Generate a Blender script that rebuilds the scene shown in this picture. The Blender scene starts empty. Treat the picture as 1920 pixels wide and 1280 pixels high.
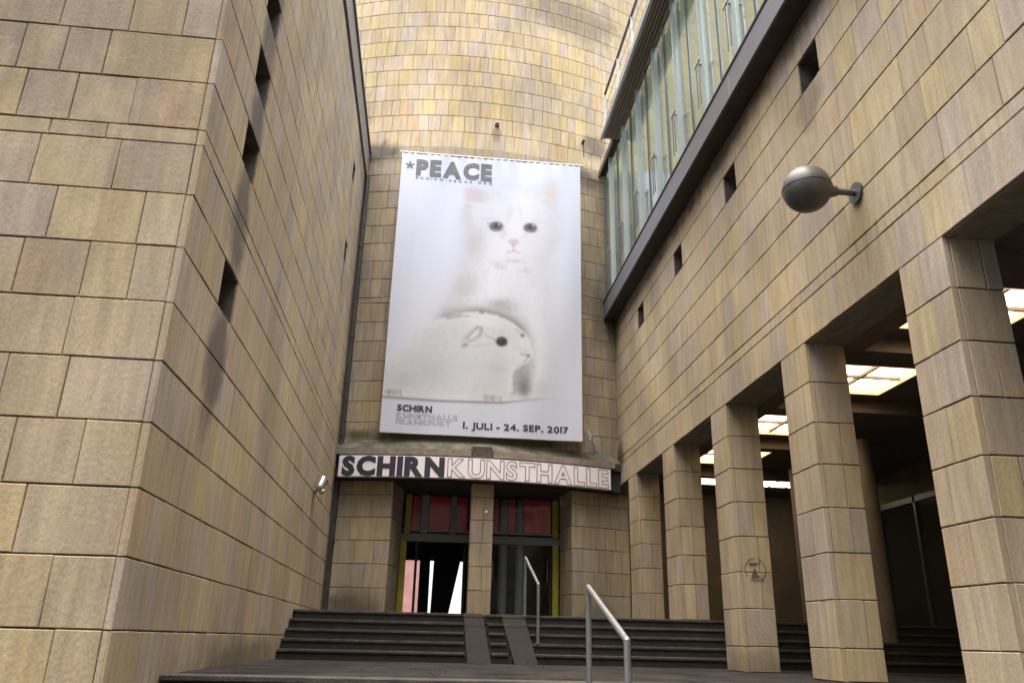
import bpy, math, random
import numpy as np
from mathutils import Matrix, Vector

random.seed(7)
S = 1.2                       # metres per modelling unit
scene = bpy.context.scene
COL = scene.collection
rad = math.radians

# ------------------------------------------------------------------ camera
CX, CY = 960.0, 640.0
def _n(v): return v / np.linalg.norm(v)
_vy = np.array([792.0, 1198.0]); _vz = np.array([1055.0, -3330.0])
F = math.sqrt(-((_vy[0]-CX)*(_vz[0]-CX) + (_vy[1]-CY)*(_vz[1]-CY)))
_dy = _n(np.array([_vy[0]-CX, _vy[1]-CY, F])); _du = _n(np.array([_vz[0]-CX, _vz[1]-CY, F]))
_dx = np.cross(_du, _dy); _dx = _dx if _dx[0] > 0 else -_dx
M = np.array([_dx, _dy, _du])
cam_d = bpy.data.cameras.new('camera'); cam = bpy.data.objects.new('camera', cam_d); COL.objects.link(cam)
cam.matrix_world = Matrix((( M[0,0], -M[0,1], -M[0,2], 0), (M[1,0], -M[1,1], -M[1,2], 0),
                           (M[2,0], -M[2,1], -M[2,2], 0), (0, 0, 0, 1)))
cam_d.sensor_width = 36.0; cam_d.sensor_fit = 'HORIZONTAL'; cam_d.lens = 36.0 * F / 1920.0
cam_d.clip_start = 0.1; cam_d.clip_end = 3000
scene.camera = cam
def proj(p):
    c = M.T @ np.array(p, float)
    return (CX + F*c[0]/c[2], CY + F*c[1]/c[2], c[2])

# ------------------------------------------------------------------ sky, sun, exposure
SUN_EL, SUN_AZ = rad(83), rad(225)      # azimuth from +y clockwise
w = bpy.data.worlds.new('World'); scene.world = w; w.use_nodes = True
nt = w.node_tree; nt.nodes.clear()
sky = nt.nodes.new('ShaderNodeTexSky'); sky.sky_type = 'NISHITA'; sky.sun_disc = False
sky.sun_elevation = SUN_EL; sky.sun_rotation = SUN_AZ
sky.air_density = 1.0; sky.dust_density = 7.0; sky.ozone_density = 0.6; sky.altitude = 100
bg = nt.nodes.new('ShaderNodeBackground'); bg.inputs['Strength'].default_value = 0.13
ow = nt.nodes.new('ShaderNodeOutputWorld')
nt.links.new(sky.outputs[0], bg.inputs[0]); nt.links.new(bg.outputs[0], ow.inputs[0])
sd = bpy.data.lights.new('sun', 'SUN'); sd.energy = 1.45; sd.angle = rad(80); sd.color = (1.0, 0.92, 0.80)
so = bpy.data.objects.new('sun', sd); COL.objects.link(so)
sv = Vector((math.sin(SUN_AZ)*math.cos(SUN_EL), math.cos(SUN_AZ)*math.cos(SUN_EL), math.sin(SUN_EL)))
so.rotation_euler = sv.to_track_quat('Z', 'Y').to_euler()
scene.view_settings.view_transform = 'Standard'; scene.view_settings.look = 'None'
scene.view_settings.gamma = 1.0; scene.view_settings.use_curve_mapping = False
scene.view_settings.exposure = 2.3
try:
    scene.cycles.max_bounces = 8; scene.cycles.diffuse_bounces = 5; scene.cycles.sample_clamp_indirect = 6
except Exception: pass

# ------------------------------------------------------------------ glyphs (built-in font turned to meshes)
GLY = {}
def glyph(ch, bold=0.03, outline=0.0):
    key = (ch, bold, outline)
    if key in GLY: return GLY[key]
    c = bpy.data.curves.new('g', 'FONT'); c.body = ch; c.size = 1.0; c.offset = bold
    c.resolution_u = 3
    if outline:
        c.fill_mode = 'NONE'; c.bevel_depth = outline; c.bevel_resolution = 0
    o = bpy.data.objects.new('g', c); COL.objects.link(o)
    dg = bpy.context.evaluated_depsgraph_get(); dg.update()
    m = bpy.data.meshes.new_from_object(o.evaluated_get(dg))
    vs = [tuple(v.co) for v in m.vertices]; fs = [tuple(p.vertices) for p in m.polygons]
    bpy.data.objects.remove(o); bpy.data.meshes.remove(m); bpy.data.curves.remove(c)
    GLY[key] = (vs, fs); return GLY[key]

# ------------------------------------------------------------------ materials
def mat(name, base=(0.5,0.5,0.5), rough=0.6, metal=0.0, noise=0.0, nscale=8.0, bump=0.0, bscale=60.0, spec=0.4,
        emis=None, estr=0.0, col2=None, stretch=(1,1,1)):
    m = bpy.data.materials.new(name); m.use_nodes = True; t = m.node_tree; N = t.nodes; L = t.links
    b = N['Principled BSDF']
    b.inputs['Roughness'].default_value = rough; b.inputs['Metallic'].default_value = metal
    b.inputs['Specular IOR Level'].default_value = spec
    b.inputs['Base Color'].default_value = (*base, 1)
    geo = N.new('ShaderNodeNewGeometry')
    if noise or col2:
        mp = N.new('ShaderNodeMapping'); mp.inputs['Scale'].default_value = stretch
        L.new(geo.outputs['Position'], mp.inputs[0])
        nz = N.new('ShaderNodeTexNoise'); nz.inputs['Scale'].default_value = nscale; nz.inputs['Detail'].default_value = 6
        L.new(mp.outputs[0], nz.inputs['Vector'])
        r = N.new('ShaderNodeMapRange'); r.inputs[1].default_value = 0.3; r.inputs[2].default_value = 0.7
        L.new(nz.outputs[0], r.inputs[0])
        mx = N.new('ShaderNodeMix'); mx.data_type = 'RGBA'
        c2 = col2 or tuple(x*(1-noise) for x in base)
        mx.inputs['A'].default_value = (*base, 1); mx.inputs['B'].default_value = (*c2, 1)
        L.new(r.outputs[0], mx.inputs['Factor']); L.new(mx.outputs['Result'], b.inputs['Base Color'])
    if bump:
        n2 = N.new('ShaderNodeTexNoise'); n2.inputs['Scale'].default_value = bscale; n2.inputs['Detail'].default_value = 5
        L.new(geo.outputs['Position'], n2.inputs['Vector'])
        bp = N.new('ShaderNodeBump'); bp.inputs['Strength'].default_value = bump; bp.inputs['Distance'].default_value = 0.02
        L.new(n2.outputs[0], bp.inputs['Height']); L.new(bp.outputs[0], b.inputs['Normal'])
    if emis:
        b.inputs['Emission Color'].default_value = (*emis, 1); b.inputs['Emission Strength'].default_value = estr
    return m

def stone_mat(name, patches=(), grime=0.3, warm=1.0, gain=1.0, zclean=None, streak=None):
    """sandstone slabs: colour by the per-stone attributes tint / shade, grain running vertically, local stains."""
    m = bpy.data.materials.new(name); m.use_nodes = True; t = m.node_tree; N = t.nodes; L = t.links
    b = N['Principled BSDF']; b.inputs['Roughness'].default_value = 0.85; b.inputs['Specular IOR Level'].default_value = 0.2
    geo = N.new('ShaderNodeNewGeometry'); P = geo.outputs['Position']
    def attr(n):
        a = N.new('ShaderNodeAttribute'); a.attribute_name = n; return a.outputs['Fac']
    def math_(op, a, bb=None, clamp=False):
        n = N.new('ShaderNodeMath'); n.operation = op; n.use_clamp = clamp
        for i, v in enumerate((a, bb)):
            if v is None: continue
            if isinstance(v, (int, float)): n.inputs[i].default_value = v
            else: L.new(v, n.inputs[i])
        return n.outputs[0]
    def noise(scale, stretch=(1,1,1), detail=5):
        mp = N.new('ShaderNodeMapping'); mp.inputs['Scale'].default_value = stretch; L.new(P, mp.inputs[0])
        n = N.new('ShaderNodeTexNoise'); n.inputs['Scale'].default_value = scale; n.inputs['Detail'].default_value = detail
        L.new(mp.outputs[0], n.inputs['Vector']); return n.outputs[0]
    def mixc(f, A, B):
        n = N.new('ShaderNodeMix'); n.data_type = 'RGBA'
        for k, v in (('Factor', f), ('A', A), ('B', B)):
            if isinstance(v, (int, float)): n.inputs[k].default_value = v
            elif isinstance(v, tuple): n.inputs[k].default_value = (*v, 1)
            else: L.new(v, n.inputs[k])
        return n.outputs['Result']
    def rng(v, a, bb, c=0.0, d=1.0, smooth=False):
        n = N.new('ShaderNodeMapRange'); n.inputs[1].default_value = a; n.inputs[2].default_value = bb
        n.inputs[3].default_value = c; n.inputs[4].default_value = d
        if smooth: n.interpolation_type = 'SMOOTHSTEP'
        L.new(v, n.inputs[0]); return n.outputs[0]
    ramp = N.new('ShaderNodeValToRGB'); cr = ramp.color_ramp; cr.interpolation = 'LINEAR'
    cols = [(0.0, (.39,.325,.228)), (.30, (.40,.332,.225)), (.44, (.385,.325,.25)), (.56, (.375,.322,.262)),
            (.66, (.405,.338,.222)), (.80, (.43,.35,.205)), (.90, (.375,.322,.24)), (.97, (.425,.32,.20)), (1.0, (.37,.32,.26))]
    cr.elements[0].position = 0; cr.elements[0].color = (*cols[0][1], 1)
    cr.elements[1].position = 1; cr.elements[1].color = (*cols[-1][1], 1)
    for p, c in cols[1:-1]:
        e = cr.elements.new(p); e.color = (*c, 1)
    # each slab varies slightly inside itself, the grain leaning with the bedding
    tv = math_('ADD', attr('tint'), math_('MULTIPLY', math_('SUBTRACT', noise(1.7, (1,1,.35)), .5), .35), True)
    L.new(tv, ramp.inputs[0])
    c = ramp.outputs[0]
    hs = N.new('ShaderNodeHueSaturation'); hs.inputs['Saturation'].default_value = warm; L.new(c, hs.inputs['Color']); c = hs.outputs[0]
    sh = rng(attr('shade'), 0, 1, .87*gain, 1.09*gain)
    gr = rng(noise(14, (1, 1, .12)), .3, .7, .82, 1.09)
    fi = rng(noise(70, (1,1,1), 4), .3, .7, .87, 1.09)
    bl = rng(noise(.7, (1,1,.6)), .35, .68, .78, 1.08)
    k = math_('MULTIPLY', math_('MULTIPLY', sh, gr), math_('MULTIPLY', fi, bl))
    vm = N.new('ShaderNodeVectorMath'); vm.operation = 'SCALE'; L.new(c, vm.inputs[0]); L.new(k, vm.inputs['Scale']); c = vm.outputs[0]
    # run-down streaks
    st = rng(noise(5.5, (1,1,.07), 6), .55, .75, 0, grime)
    c = mixc(st, c, (.17,.15,.125))
    sep = N.new('ShaderNodeSeparateXYZ'); L.new(P, sep.inputs[0])
    nn = noise(3.0, (1,1,1), 6)
    for (cx, cy, cz, rx, ry, rz, s, colr) in patches:  # dirt marks and painted shade are blended in alike
        v = N.new('ShaderNodeVectorMath'); v.operation = 'SUBTRACT'; L.new(P, v.inputs[0]); v.inputs[1].default_value = (cx*S, cy*S, cz*S)
        v2 = N.new('ShaderNodeVectorMath'); v2.operation = 'DIVIDE'; L.new(v.outputs[0], v2.inputs[0]); v2.inputs[1].default_value = (rx*S, ry*S, rz*S)
        v3 = N.new('ShaderNodeVectorMath'); v3.operation = 'LENGTH'; L.new(v2.outputs[0], v3.inputs[0])
        d = math_('ADD', v3.outputs['Value'], math_('MULTIPLY', math_('SUBTRACT', nn, .5), 1.3))
        c = mixc(rng(d, .35, 1.15, s, 0.0, True), c, colr)
    L.new(c, b.inputs['Base Color'])
    bp = N.new('ShaderNodeBump'); bp.inputs['Strength'].default_value = .35; bp.inputs['Distance'].default_value = .012
    L.new(noise(38, (1,1,.6), 6), bp.inputs['Height']); L.new(bp.outputs[0], b.inputs['Normal'])
    return m

DIRT_SHADE = (.085,.073,.060); MOSS = (.045,.048,.03); SOOT_SHADE = (.10,.09,.08)  # the dirt and soot tones also serve for painted shade
left_stains_shade = [(-2.6, 5.15, 5.2, 1.6, .5, 2.2, .45, SOOT_SHADE), (-1.8, 5.2, 6.6, .35, .35, 1.6, .4, SOOT_SHADE), (-1.8, 6.47, 6.1, .5, .34, .85, .8, DIRT_SHADE), (-1.8, 6.45, 5.3, .5, .36, .75, .8, DIRT_SHADE), (-1.8, 6.42, 4.45, .5, .36, .6, .85, DIRT_SHADE), (-1.8, 6.38, 3.4, .5, .38, .72, .85, DIRT_SHADE),  # the first two patches paint shade onto the front facade
               (-1.8, 6.30, 2.05, .5, .32, .70, .8, DIRT_SHADE), (-1.8, 13.2, 6.0, .5, .2, .5, .5, SOOT_SHADE), (-1.8, 13.2, 7.7, .5, .2, .5, .5, SOOT_SHADE),
               (-1.8, 14.5, 9.2, .5, 1.1, .5, .5, SOOT_SHADE), (-1.8, 9.0, -.28, 1.0, 2.6, .32, .7, DIRT_SHADE), (-1.8, 14.95, 5.0, .3, .22, 6.5, .55, DIRT_SHADE)]  # the last patch paints shade into the corner by the rotunda
right_stains_shade = [(3.7, 13.0, 6.42, .5, 3.4, .30, .75, DIRT_SHADE), (3.7, 9.0, 6.42, .5, 3.2, .28, .75, DIRT_SHADE), (3.7, 5.5, 6.42, .5, 2.6, .28, .7, DIRT_SHADE),  # the long patches along the fascia mix dirt with painted soffit shade
                (3.7, 15.5, 6.3, .5, .5, .7, .7, DIRT_SHADE), (3.7, 15.3, 3.5, .5, .40, .34, .85, MOSS), (3.7, 6.6, 5.35, .5, .35, .35, .5, DIRT_SHADE),
                (3.9, 9.7, -.25, .6, .6, .25, .45, DIRT_SHADE)]
rot_stains_shade = [(-1.55, 15.15, 9.95, .62, .8, .33, .85, DIRT_SHADE), (3.12, 15.2, 9.75, .42, .8, .42, .8, DIRT_SHADE), (3.35, 15.3, 10.75, .35, .8, .4, .75, DIRT_SHADE),
              (1.0, 15.0, 10.55, .13, .5, .22, .5, (.16,.10,.06)), (3.4, 15.3, 6.6, .35, .8, 1.0, .6, DIRT_SHADE), (-1.9, 15.2, 5.5, .22, .6, 6.5, .6, DIRT_SHADE),  # the last patch here paints shade into the gap beside the left wall
              (.6, 15.0, 3.62, 3.2, .9, .22, .85, MOSS), (-1.3, 15.2, .45, .7, .8, .4, .75, DIRT_SHADE), (3.2, 15.3, .4, .5, .9, .35, .5, DIRT_SHADE),
              (3.0, 15.2, 14.3, 1.6, .9, .7, .5, SOOT_SHADE)]
M_LEFT = stone_mat('sandstone_left', left_stains_shade, .35, 1.06)
M_RIGHT = stone_mat('sandstone_gallery', right_stains_shade, .22, 1.06)
M_ROT = stone_mat('sandstone_rotunda', rot_stains_shade, .26, 1.04)
M_ROTU = stone_mat('sandstone_rotunda_upper', rot_stains_shade, .16, 1.2, 1.34)
M_JOINT = mat('dark_mortar', (.12,.10,.078), .95, noise=.3, nscale=20)
M_MOSS = mat('mossy_stone', (.13,.115,.09), .95, col2=(.035,.038,.025), noise=.5, nscale=4, bump=.6, bscale=25)
M_BAR = mat('weathered_stone_strip', (.27,.235,.185), .9, noise=.35, nscale=9, bump=.3)
M_DARKREC = mat('dark_recess', (.03,.027,.024), .9)
M_FASC = mat('grey_metal_fascia', (.15,.15,.17), .45, .3, noise=.15, nscale=3, stretch=(1,1,4))
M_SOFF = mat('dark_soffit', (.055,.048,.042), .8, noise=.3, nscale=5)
M_ALU = mat('brushed_aluminium', (.42,.45,.44), .45, .5)
M_ALUD = mat('dark_aluminium', (.12,.12,.125), .4, .6)
M_SLAT = mat('brown_slats', (.20,.15,.115), .7, noise=.3, nscale=10, stretch=(1,.1,1))
M_STEEL = mat('galvanised_rail', (.32,.325,.33), .42, .75, noise=.2, nscale=30)
M_STEP = mat('dark_basalt_step', (.040,.037,.034), .85, col2=(.075,.068,.060), nscale=5, noise=.4, bump=.7, bscale=60, spec=.2)
M_RISER = mat('dark_basalt_riser', (.035,.031,.028), .85, noise=.4, nscale=7)
M_RAMP = mat('concrete_ramp', (.028,.026,.025), 1.0, noise=.25, nscale=14, bump=.5, bscale=120, spec=.08)
M_WHITE = mat('white_sign_face', (.86,.81,.83), .5, noise=.06, nscale=3)
M_INK = mat('dark_ink', (.035,.035,.05), .5)
M_INK2 = mat('grey_ink', (.12,.12,.125), .6)
M_INK3 = mat('pale_grey_ink', (.25,.25,.27), .6)
M_OUTL = mat('outline_ink', (.30,.25,.27), .5)
M_YEL = mat('yellow_paint', (.42,.36,.03), .5, noise=.2, nscale=5)
M_RED = mat('dark_red_panel', (.72,.05,.095), .45, noise=.35, nscale=12, stretch=(1,1,.3))
M_GREYG = mat('grey_green_steel', (.22,.25,.24), .5)
M_DARKIN = mat('dark_interior', (.035,.030,.027), .8, noise=.3, nscale=2)
M_PINK = mat('pink_render', (.48,.25,.22), .9, noise=.25, nscale=1.5, bump=.2)
M_LEDGE = mat('pale_rail_strip', (.40,.33,.34), .5)
M_CHROME = mat('polished_steel_lamp', (.62,.63,.63), .25, .9)
M_LENS = mat('lamp_lens', (.75,.78,.78), .1, 0, spec=.8)
M_GLOBE = mat('grey_lamp_globe', (.10,.095,.09), .45, .2, noise=.2, nscale=9)
M_LIT = mat('lit_ceiling_panel', (.9,.85,.75), .6, emis=(1.0,.84,.56), estr=1.6)
M_LITS = mat('lit_ceiling_box_side', (.6,.42,.26), .7, emis=(1.0,.55,.25), estr=.18)
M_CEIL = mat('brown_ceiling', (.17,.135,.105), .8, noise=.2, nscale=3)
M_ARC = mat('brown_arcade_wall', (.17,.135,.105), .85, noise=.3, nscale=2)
M_HALL = mat('grey_hall_wall', (.24,.22,.20), .85, noise=.3, nscale=2)
M_SHOP = mat('dark_shop_glass', (.02,.02,.02), .12, spec=.6)
M_GRAF = mat('graffiti_ink', (.15,.10,.09), .9, noise=.5, nscale=30)
M_BLINDC = mat('cream_panel', (.74,.76,.58), .8, noise=.12, nscale=2, stretch=(1,1,.3))
M_BLINDG = mat('pale_green_panel', (.56,.60,.55), .8, noise=.15, nscale=2, stretch=(1,1,.3))
def blind(m):
    t = m.node_tree; N = t.nodes; L = t.links; b = N['Principled BSDF']; o = [n for n in N if n.bl_idname == 'ShaderNodeOutputMaterial'][0]
    tr = N.new('ShaderNodeBsdfTranslucent'); mx = N.new('ShaderNodeMixShader'); mx.inputs[0].default_value = .5
    src = [l.from_socket for l in L if l.to_socket == b.inputs['Base Color']][0]
    L.new(src, tr.inputs[0]); L.new(b.outputs[0], mx.inputs[1]); L.new(tr.outputs[0], mx.inputs[2]); L.new(mx.outputs[0], o.inputs['Surface']); return m
blind(M_BLINDC); blind(M_BLINDG)
M_BLINDW = mat('white_plaster', (.75,.76,.72), .9, noise=.05)
M_BLINDB = mat('blue_grey_strip', (.34,.36,.375), .7, noise=.15, nscale=3, stretch=(1,1,.3))

M_REVEAL = mat('dark_reveal', (.13,.112,.092), .95, noise=.55, nscale=6)  # darker stone for the window reveals
def ground_mat():
    m = mat('granite_paving', (.145,.128,.115), 1.0, bump=.8, bscale=70, spec=.08); t = m.node_tree; N = t.nodes; L = t.links
    b = N['Principled BSDF']; geo = [n for n in N if n.bl_idname == 'ShaderNodeNewGeometry'][0]
    v = N.new('ShaderNodeTexVoronoi'); v.inputs['Scale'].default_value = 9; L.new(geo.outputs['Position'], v.inputs['Vector'])
    v2 = N.new('ShaderNodeTexNoise'); v2.inputs['Scale'].default_value = 1.6; v2.inputs['Detail'].default_value = 8; L.new(geo.outputs['Position'], v2.inputs['Vector'])
    r = N.new('ShaderNodeValToRGB'); r.color_ramp.elements[0].position = .3; r.color_ramp.elements[0].color = (.022,.019,.017,1)
    r.color_ramp.elements[1].position = .7; r.color_ramp.elements[1].color = (.048,.041,.037,1); L.new(v2.outputs[0], r.inputs[0])
    mx = N.new('ShaderNodeMix'); mx.data_type = 'RGBA'; mx.blend_type = 'MULTIPLY'; mx.inputs['Factor'].default_value = .35
    L.new(r.outputs[0], mx.inputs['A']); L.new(v.outputs['Color'], mx.inputs['B'])
    hs = N.new('ShaderNodeHueSaturation'); hs.inputs['Saturation'].default_value = .45; L.new(mx.outputs['Result'], hs.inputs['Color'])
    L.new(hs.outputs[0], b.inputs['Base Color']); return m
M_GROUND = ground_mat()

def glass_mat(name, tint, gl=.35):
    m = bpy.data.materials.new(name); m.use_nodes = True; t = m.node_tree; N = t.nodes; L = t.links; N.clear()
    o = N.new('ShaderNodeOutputMaterial'); tr = N.new('ShaderNodeBsdfTransparent'); tr.inputs[0].default_value = (*tint, 1)
    g = N.new('ShaderNodeBsdfGlossy'); g.inputs['Roughness'].default_value = .06; g.inputs[0].default_value = (.92,.97,.95,1)
    f = N.new('ShaderNodeFresnel'); f.inputs[0].default_value = 1.5
    a = N.new('ShaderNodeMath'); a.operation = 'ADD'; a.use_clamp = True; a.inputs[1].default_value = gl
    fm = N.new('ShaderNodeMath'); fm.operation = 'MULTIPLY'; fm.inputs[1].default_value = .45; L.new(f.outputs[0], fm.inputs[0]); L.new(fm.outputs[0], a.inputs[0]); mx = N.new('ShaderNodeMixShader')
    L.new(a.outputs[0], mx.inputs[0]); L.new(tr.outputs[0], mx.inputs[1]); L.new(g.outputs[0], mx.inputs[2]); L.new(mx.outputs[0], o.inputs[0])
    return m
M_GLASS = glass_mat('greenish_glass', (.955,.975,.96), .06)
M_GLASSD = glass_mat('door_glass', (.96,.97,.96), .0)

# ------------------------------------------------------------------ object helpers
def wloc(o):
    l = Vector((0,0,0))
    while o is not None:
        l += Vector(o.location); o = o.parent
    return l
def link(name, me, m, parent=None, kind=None):
    o = bpy.data.objects.new(name, me); COL.objects.link(o)
    if m is not None: me.materials.append(m)
    if parent is not None: o.parent = parent
    if kind: o['kind'] = kind
    return o
def tag(o, label, cat, group=None):
    o['label'] = label; o['category'] = cat
    if group: o['group'] = group
    return o
def thing(name, loc, label, cat, group=None):
    o = bpy.data.objects.new(name, None); COL.objects.link(o); o.location = Vector(loc) * S
    o.empty_display_size = .2
    return tag(o, label, cat, group)

class MB:
    def __init__(s): s.v = []; s.f = []; s.tint = []; s.shade = []; s.smooth = []
    def add(s, vs, fs, tint=None, shade=None, smooth=False):
        b = len(s.v); s.v += [tuple(x) for x in vs]; s.f += [tuple(i+b for i in f) for f in fs]
        s.tint += [.3 if tint is None else tint]*len(fs); s.shade += [.5 if shade is None else shade]*len(fs)
        s.smooth += [smooth]*len(fs); return s
    def box(s, x0, x1, y0, y1, z0, z1, **k):
        x0, x1 = sorted((x0, x1)); y0, y1 = sorted((y0, y1)); z0, z1 = sorted((z0, z1))
        v = [(x0,y0,z0),(x1,y0,z0),(x1,y1,z0),(x0,y1,z0),(x0,y0,z1),(x1,y0,z1),(x1,y1,z1),(x0,y1,z1)]
        return s.add(v, [(0,3,2,1),(4,5,6,7),(0,1,5,4),(1,2,6,5),(2,3,7,6),(3,0,4,7)], **k)
    def bbox(s, x0, x1, y0, y1, z0, z1, c=.006):
        """box with chamfered edges"""
        pts = []; ids = {}
        xs, ys, zs = (x0, x1), (y0, y1), (z0, z1)
        for i in (0,1):
            for j in (0,1):
                for k in (0,1):
                    cx, cy, cz = xs[i], ys[j], zs[k]; ix, iy, iz = (c, -c)[i], (c, -c)[j], (c, -c)[k]
                    ids[i,j,k] = (len(pts), len(pts)+1, len(pts)+2)
                    pts += [(cx, cy+iy, cz+iz), (cx+ix, cy, cz+iz), (cx+ix, cy+iy, cz)]
        fs = []
        for i in (0,1): q = [ids[i,j,k][0] for j,k in ((0,0),(1,0),(1,1),(0,1))]; fs.append(q if i else q[::-1])
        for j in (0,1): q = [ids[i,j,k][1] for i,k in ((0,0),(0,1),(1,1),(1,0))]; fs.append(q if j else q[::-1])
        for k in (0,1): q = [ids[i,j,k][2] for i,j in ((0,0),(1,0),(1,1),(0,1))]; fs.append(q if k else q[::-1])
        for a, b_ in ((0,1),(1,2),(0,2)):
            for p in (0,1):
                for q_ in (0,1):
                    ax = ({0,1,2}-{a,b_}).pop(); l = []
                    for e in (0,1):
                        key = [0,0,0]; key[a] = p; key[b_] = q_; key[ax] = e; l.append(ids[tuple(key)])
                    fs.append((l[0][a], l[0][b_], l[1][b_], l[1][a]))
        for key in ids: fs.append(ids[key])
        return s.add(pts, fs)
    def prism(s, poly, z0, z1):
        n = len(poly); v = [(x,y,z0) for x,y in poly] + [(x,y,z1) for x,y in poly]
        return s.add(v, [tuple(range(n))[::-1], tuple(range(n, 2*n))] + [(i, (i+1)%n, (i+1)%n+n, i+n) for i in range(n)])
    def tube(s, a, b, r, seg=14, r2=None, caps=True):
        a = Vector(a); b = Vector(b); d = (b-a).normalized(); r2 = r if r2 is None else r2
        u = d.orthogonal().normalized(); w_ = d.cross(u)
        v = []
        for p, rr in ((a, r), (b, r2)):
            for i in range(seg):
                t = 2*math.pi*i/seg; v.append(tuple(p + (u*math.cos(t)+w_*math.sin(t))*rr))
        s.add(v, [(i, (i+1)%seg, (i+1)%seg+seg, i+seg) for i in range(seg)], smooth=True)
        if caps: s.add(v, [tuple(range(seg))[::-1], tuple(range(seg, 2*seg))])
        return s
    def ball(s, c, r, n=14, sx=1, sy=1, sz=1):
        v = []; f = []
        for i in range(n+1):
            th = math.pi*i/n
            for j in range(2*n):
                ph = math.pi*j/n
                v.append((c[0]+r*sx*math.sin(th)*math.cos(ph), c[1]+r*sy*math.sin(th)*math.sin(ph), c[2]+r*sz*math.cos(th)))
        for i in range(n):
            for j in range(2*n):
                f.append((i*2*n+j, i*2*n+(j+1)%(2*n), (i+1)*2*n+(j+1)%(2*n), (i+1)*2*n+j))
        return s.add(v, f, smooth=True)
    def mesh(s, name, off=Vector((0,0,0))):
        me = bpy.data.meshes.new(name)
        me.from_pydata([(x*S-off.x, y*S-off.y, z*S-off.z) for x,y,z in s.v], [], s.f)
        a = me.attributes.new('tint', 'FLOAT', 'FACE'); a.data.foreach_set('value', s.tint)
        a = me.attributes.new('shade', 'FLOAT', 'FACE'); a.data.foreach_set('value', s.shade)
        me.polygons.foreach_set('use_smooth', s.smooth)
        me.update(); return me
    def build(s, name, m, parent=None, kind=None):
        off = wloc(parent) if parent is not None else Vector((0,0,0))
        return link(name, s.mesh(name, off), m, parent, kind)

# ------------------------------------------------------------------ masonry
C = .415
def levels(z0, z1, anchors):
    return [a for a in anchors if z0 - 1e-6 <= a <= z1 + 1e-6]
WALL_LV = [3.33 - C*k for k in range(11, -1, -1)] + [3.46 + C*k for k in range(0, 19)]   # thin band 3.33 to 3.46
class Plane:
    def __init__(s, p0, p1):
        s.p0 = Vector((*p0, 0)); d = Vector((*p1, 0)) - s.p0; s.len = d.length; s.d = d.normalized()
        s.n = Vector((s.d.y, -s.d.x, 0))
    def at(s, u, z, o): p = s.p0 + s.d*u + s.n*o; return (p.x, p.y, z)
RCX, RCY, RR = .5, 23.55, 8.6
class Arc:                       # u is the x coordinate measured on the front
    def __init__(s, R=RR): s.R = R
    def at(s, u, z, o):
        a = (u-RCX)/RR; r = s.R + o
        return (RCX + r*math.sin(a), RCY - r*math.cos(a), z)
def stone_verts(sf, u0, u1, z0, z1, d, depth=.05, c=.005):
    A = sf.at
    v = [A(u0+c,z0+c,d), A(u1-c,z0+c,d), A(u1-c,z1-c,d), A(u0+c,z1-c,d),
         A(u0,z0,d-c), A(u1,z0,d-c), A(u1,z1,d-c), A(u0,z1,d-c),
         A(u0,z0,d-depth), A(u1,z0,d-depth), A(u1,z1,d-depth), A(u0,z1,d-depth)]
    j = [(random.uniform(-.0022,.0022), random.uniform(-.0022,.0022)) for _ in range(4)]
    for q in (0, 4):
        uu = (u0+c,u1-c,u1-c,u0+c) if q == 0 else (u0,u1,u1,u0); zz = (z0+c,z0+c,z1-c,z1-c) if q == 0 else (z0,z0,z1,z1)
        for i in range(4): v[q+i] = A(uu[i]+j[i][0], zz[i]+j[i][1], d if q == 0 else d-c)
    f = [(0,1,2,3)] + [(i+4, (i+1)%4+4, (i+1)%4, i) for i in range(4)] + [(i+8, (i+1)%4+8, (i+1)%4+4, i+4) for i in range(4)]
    return v, f
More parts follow.
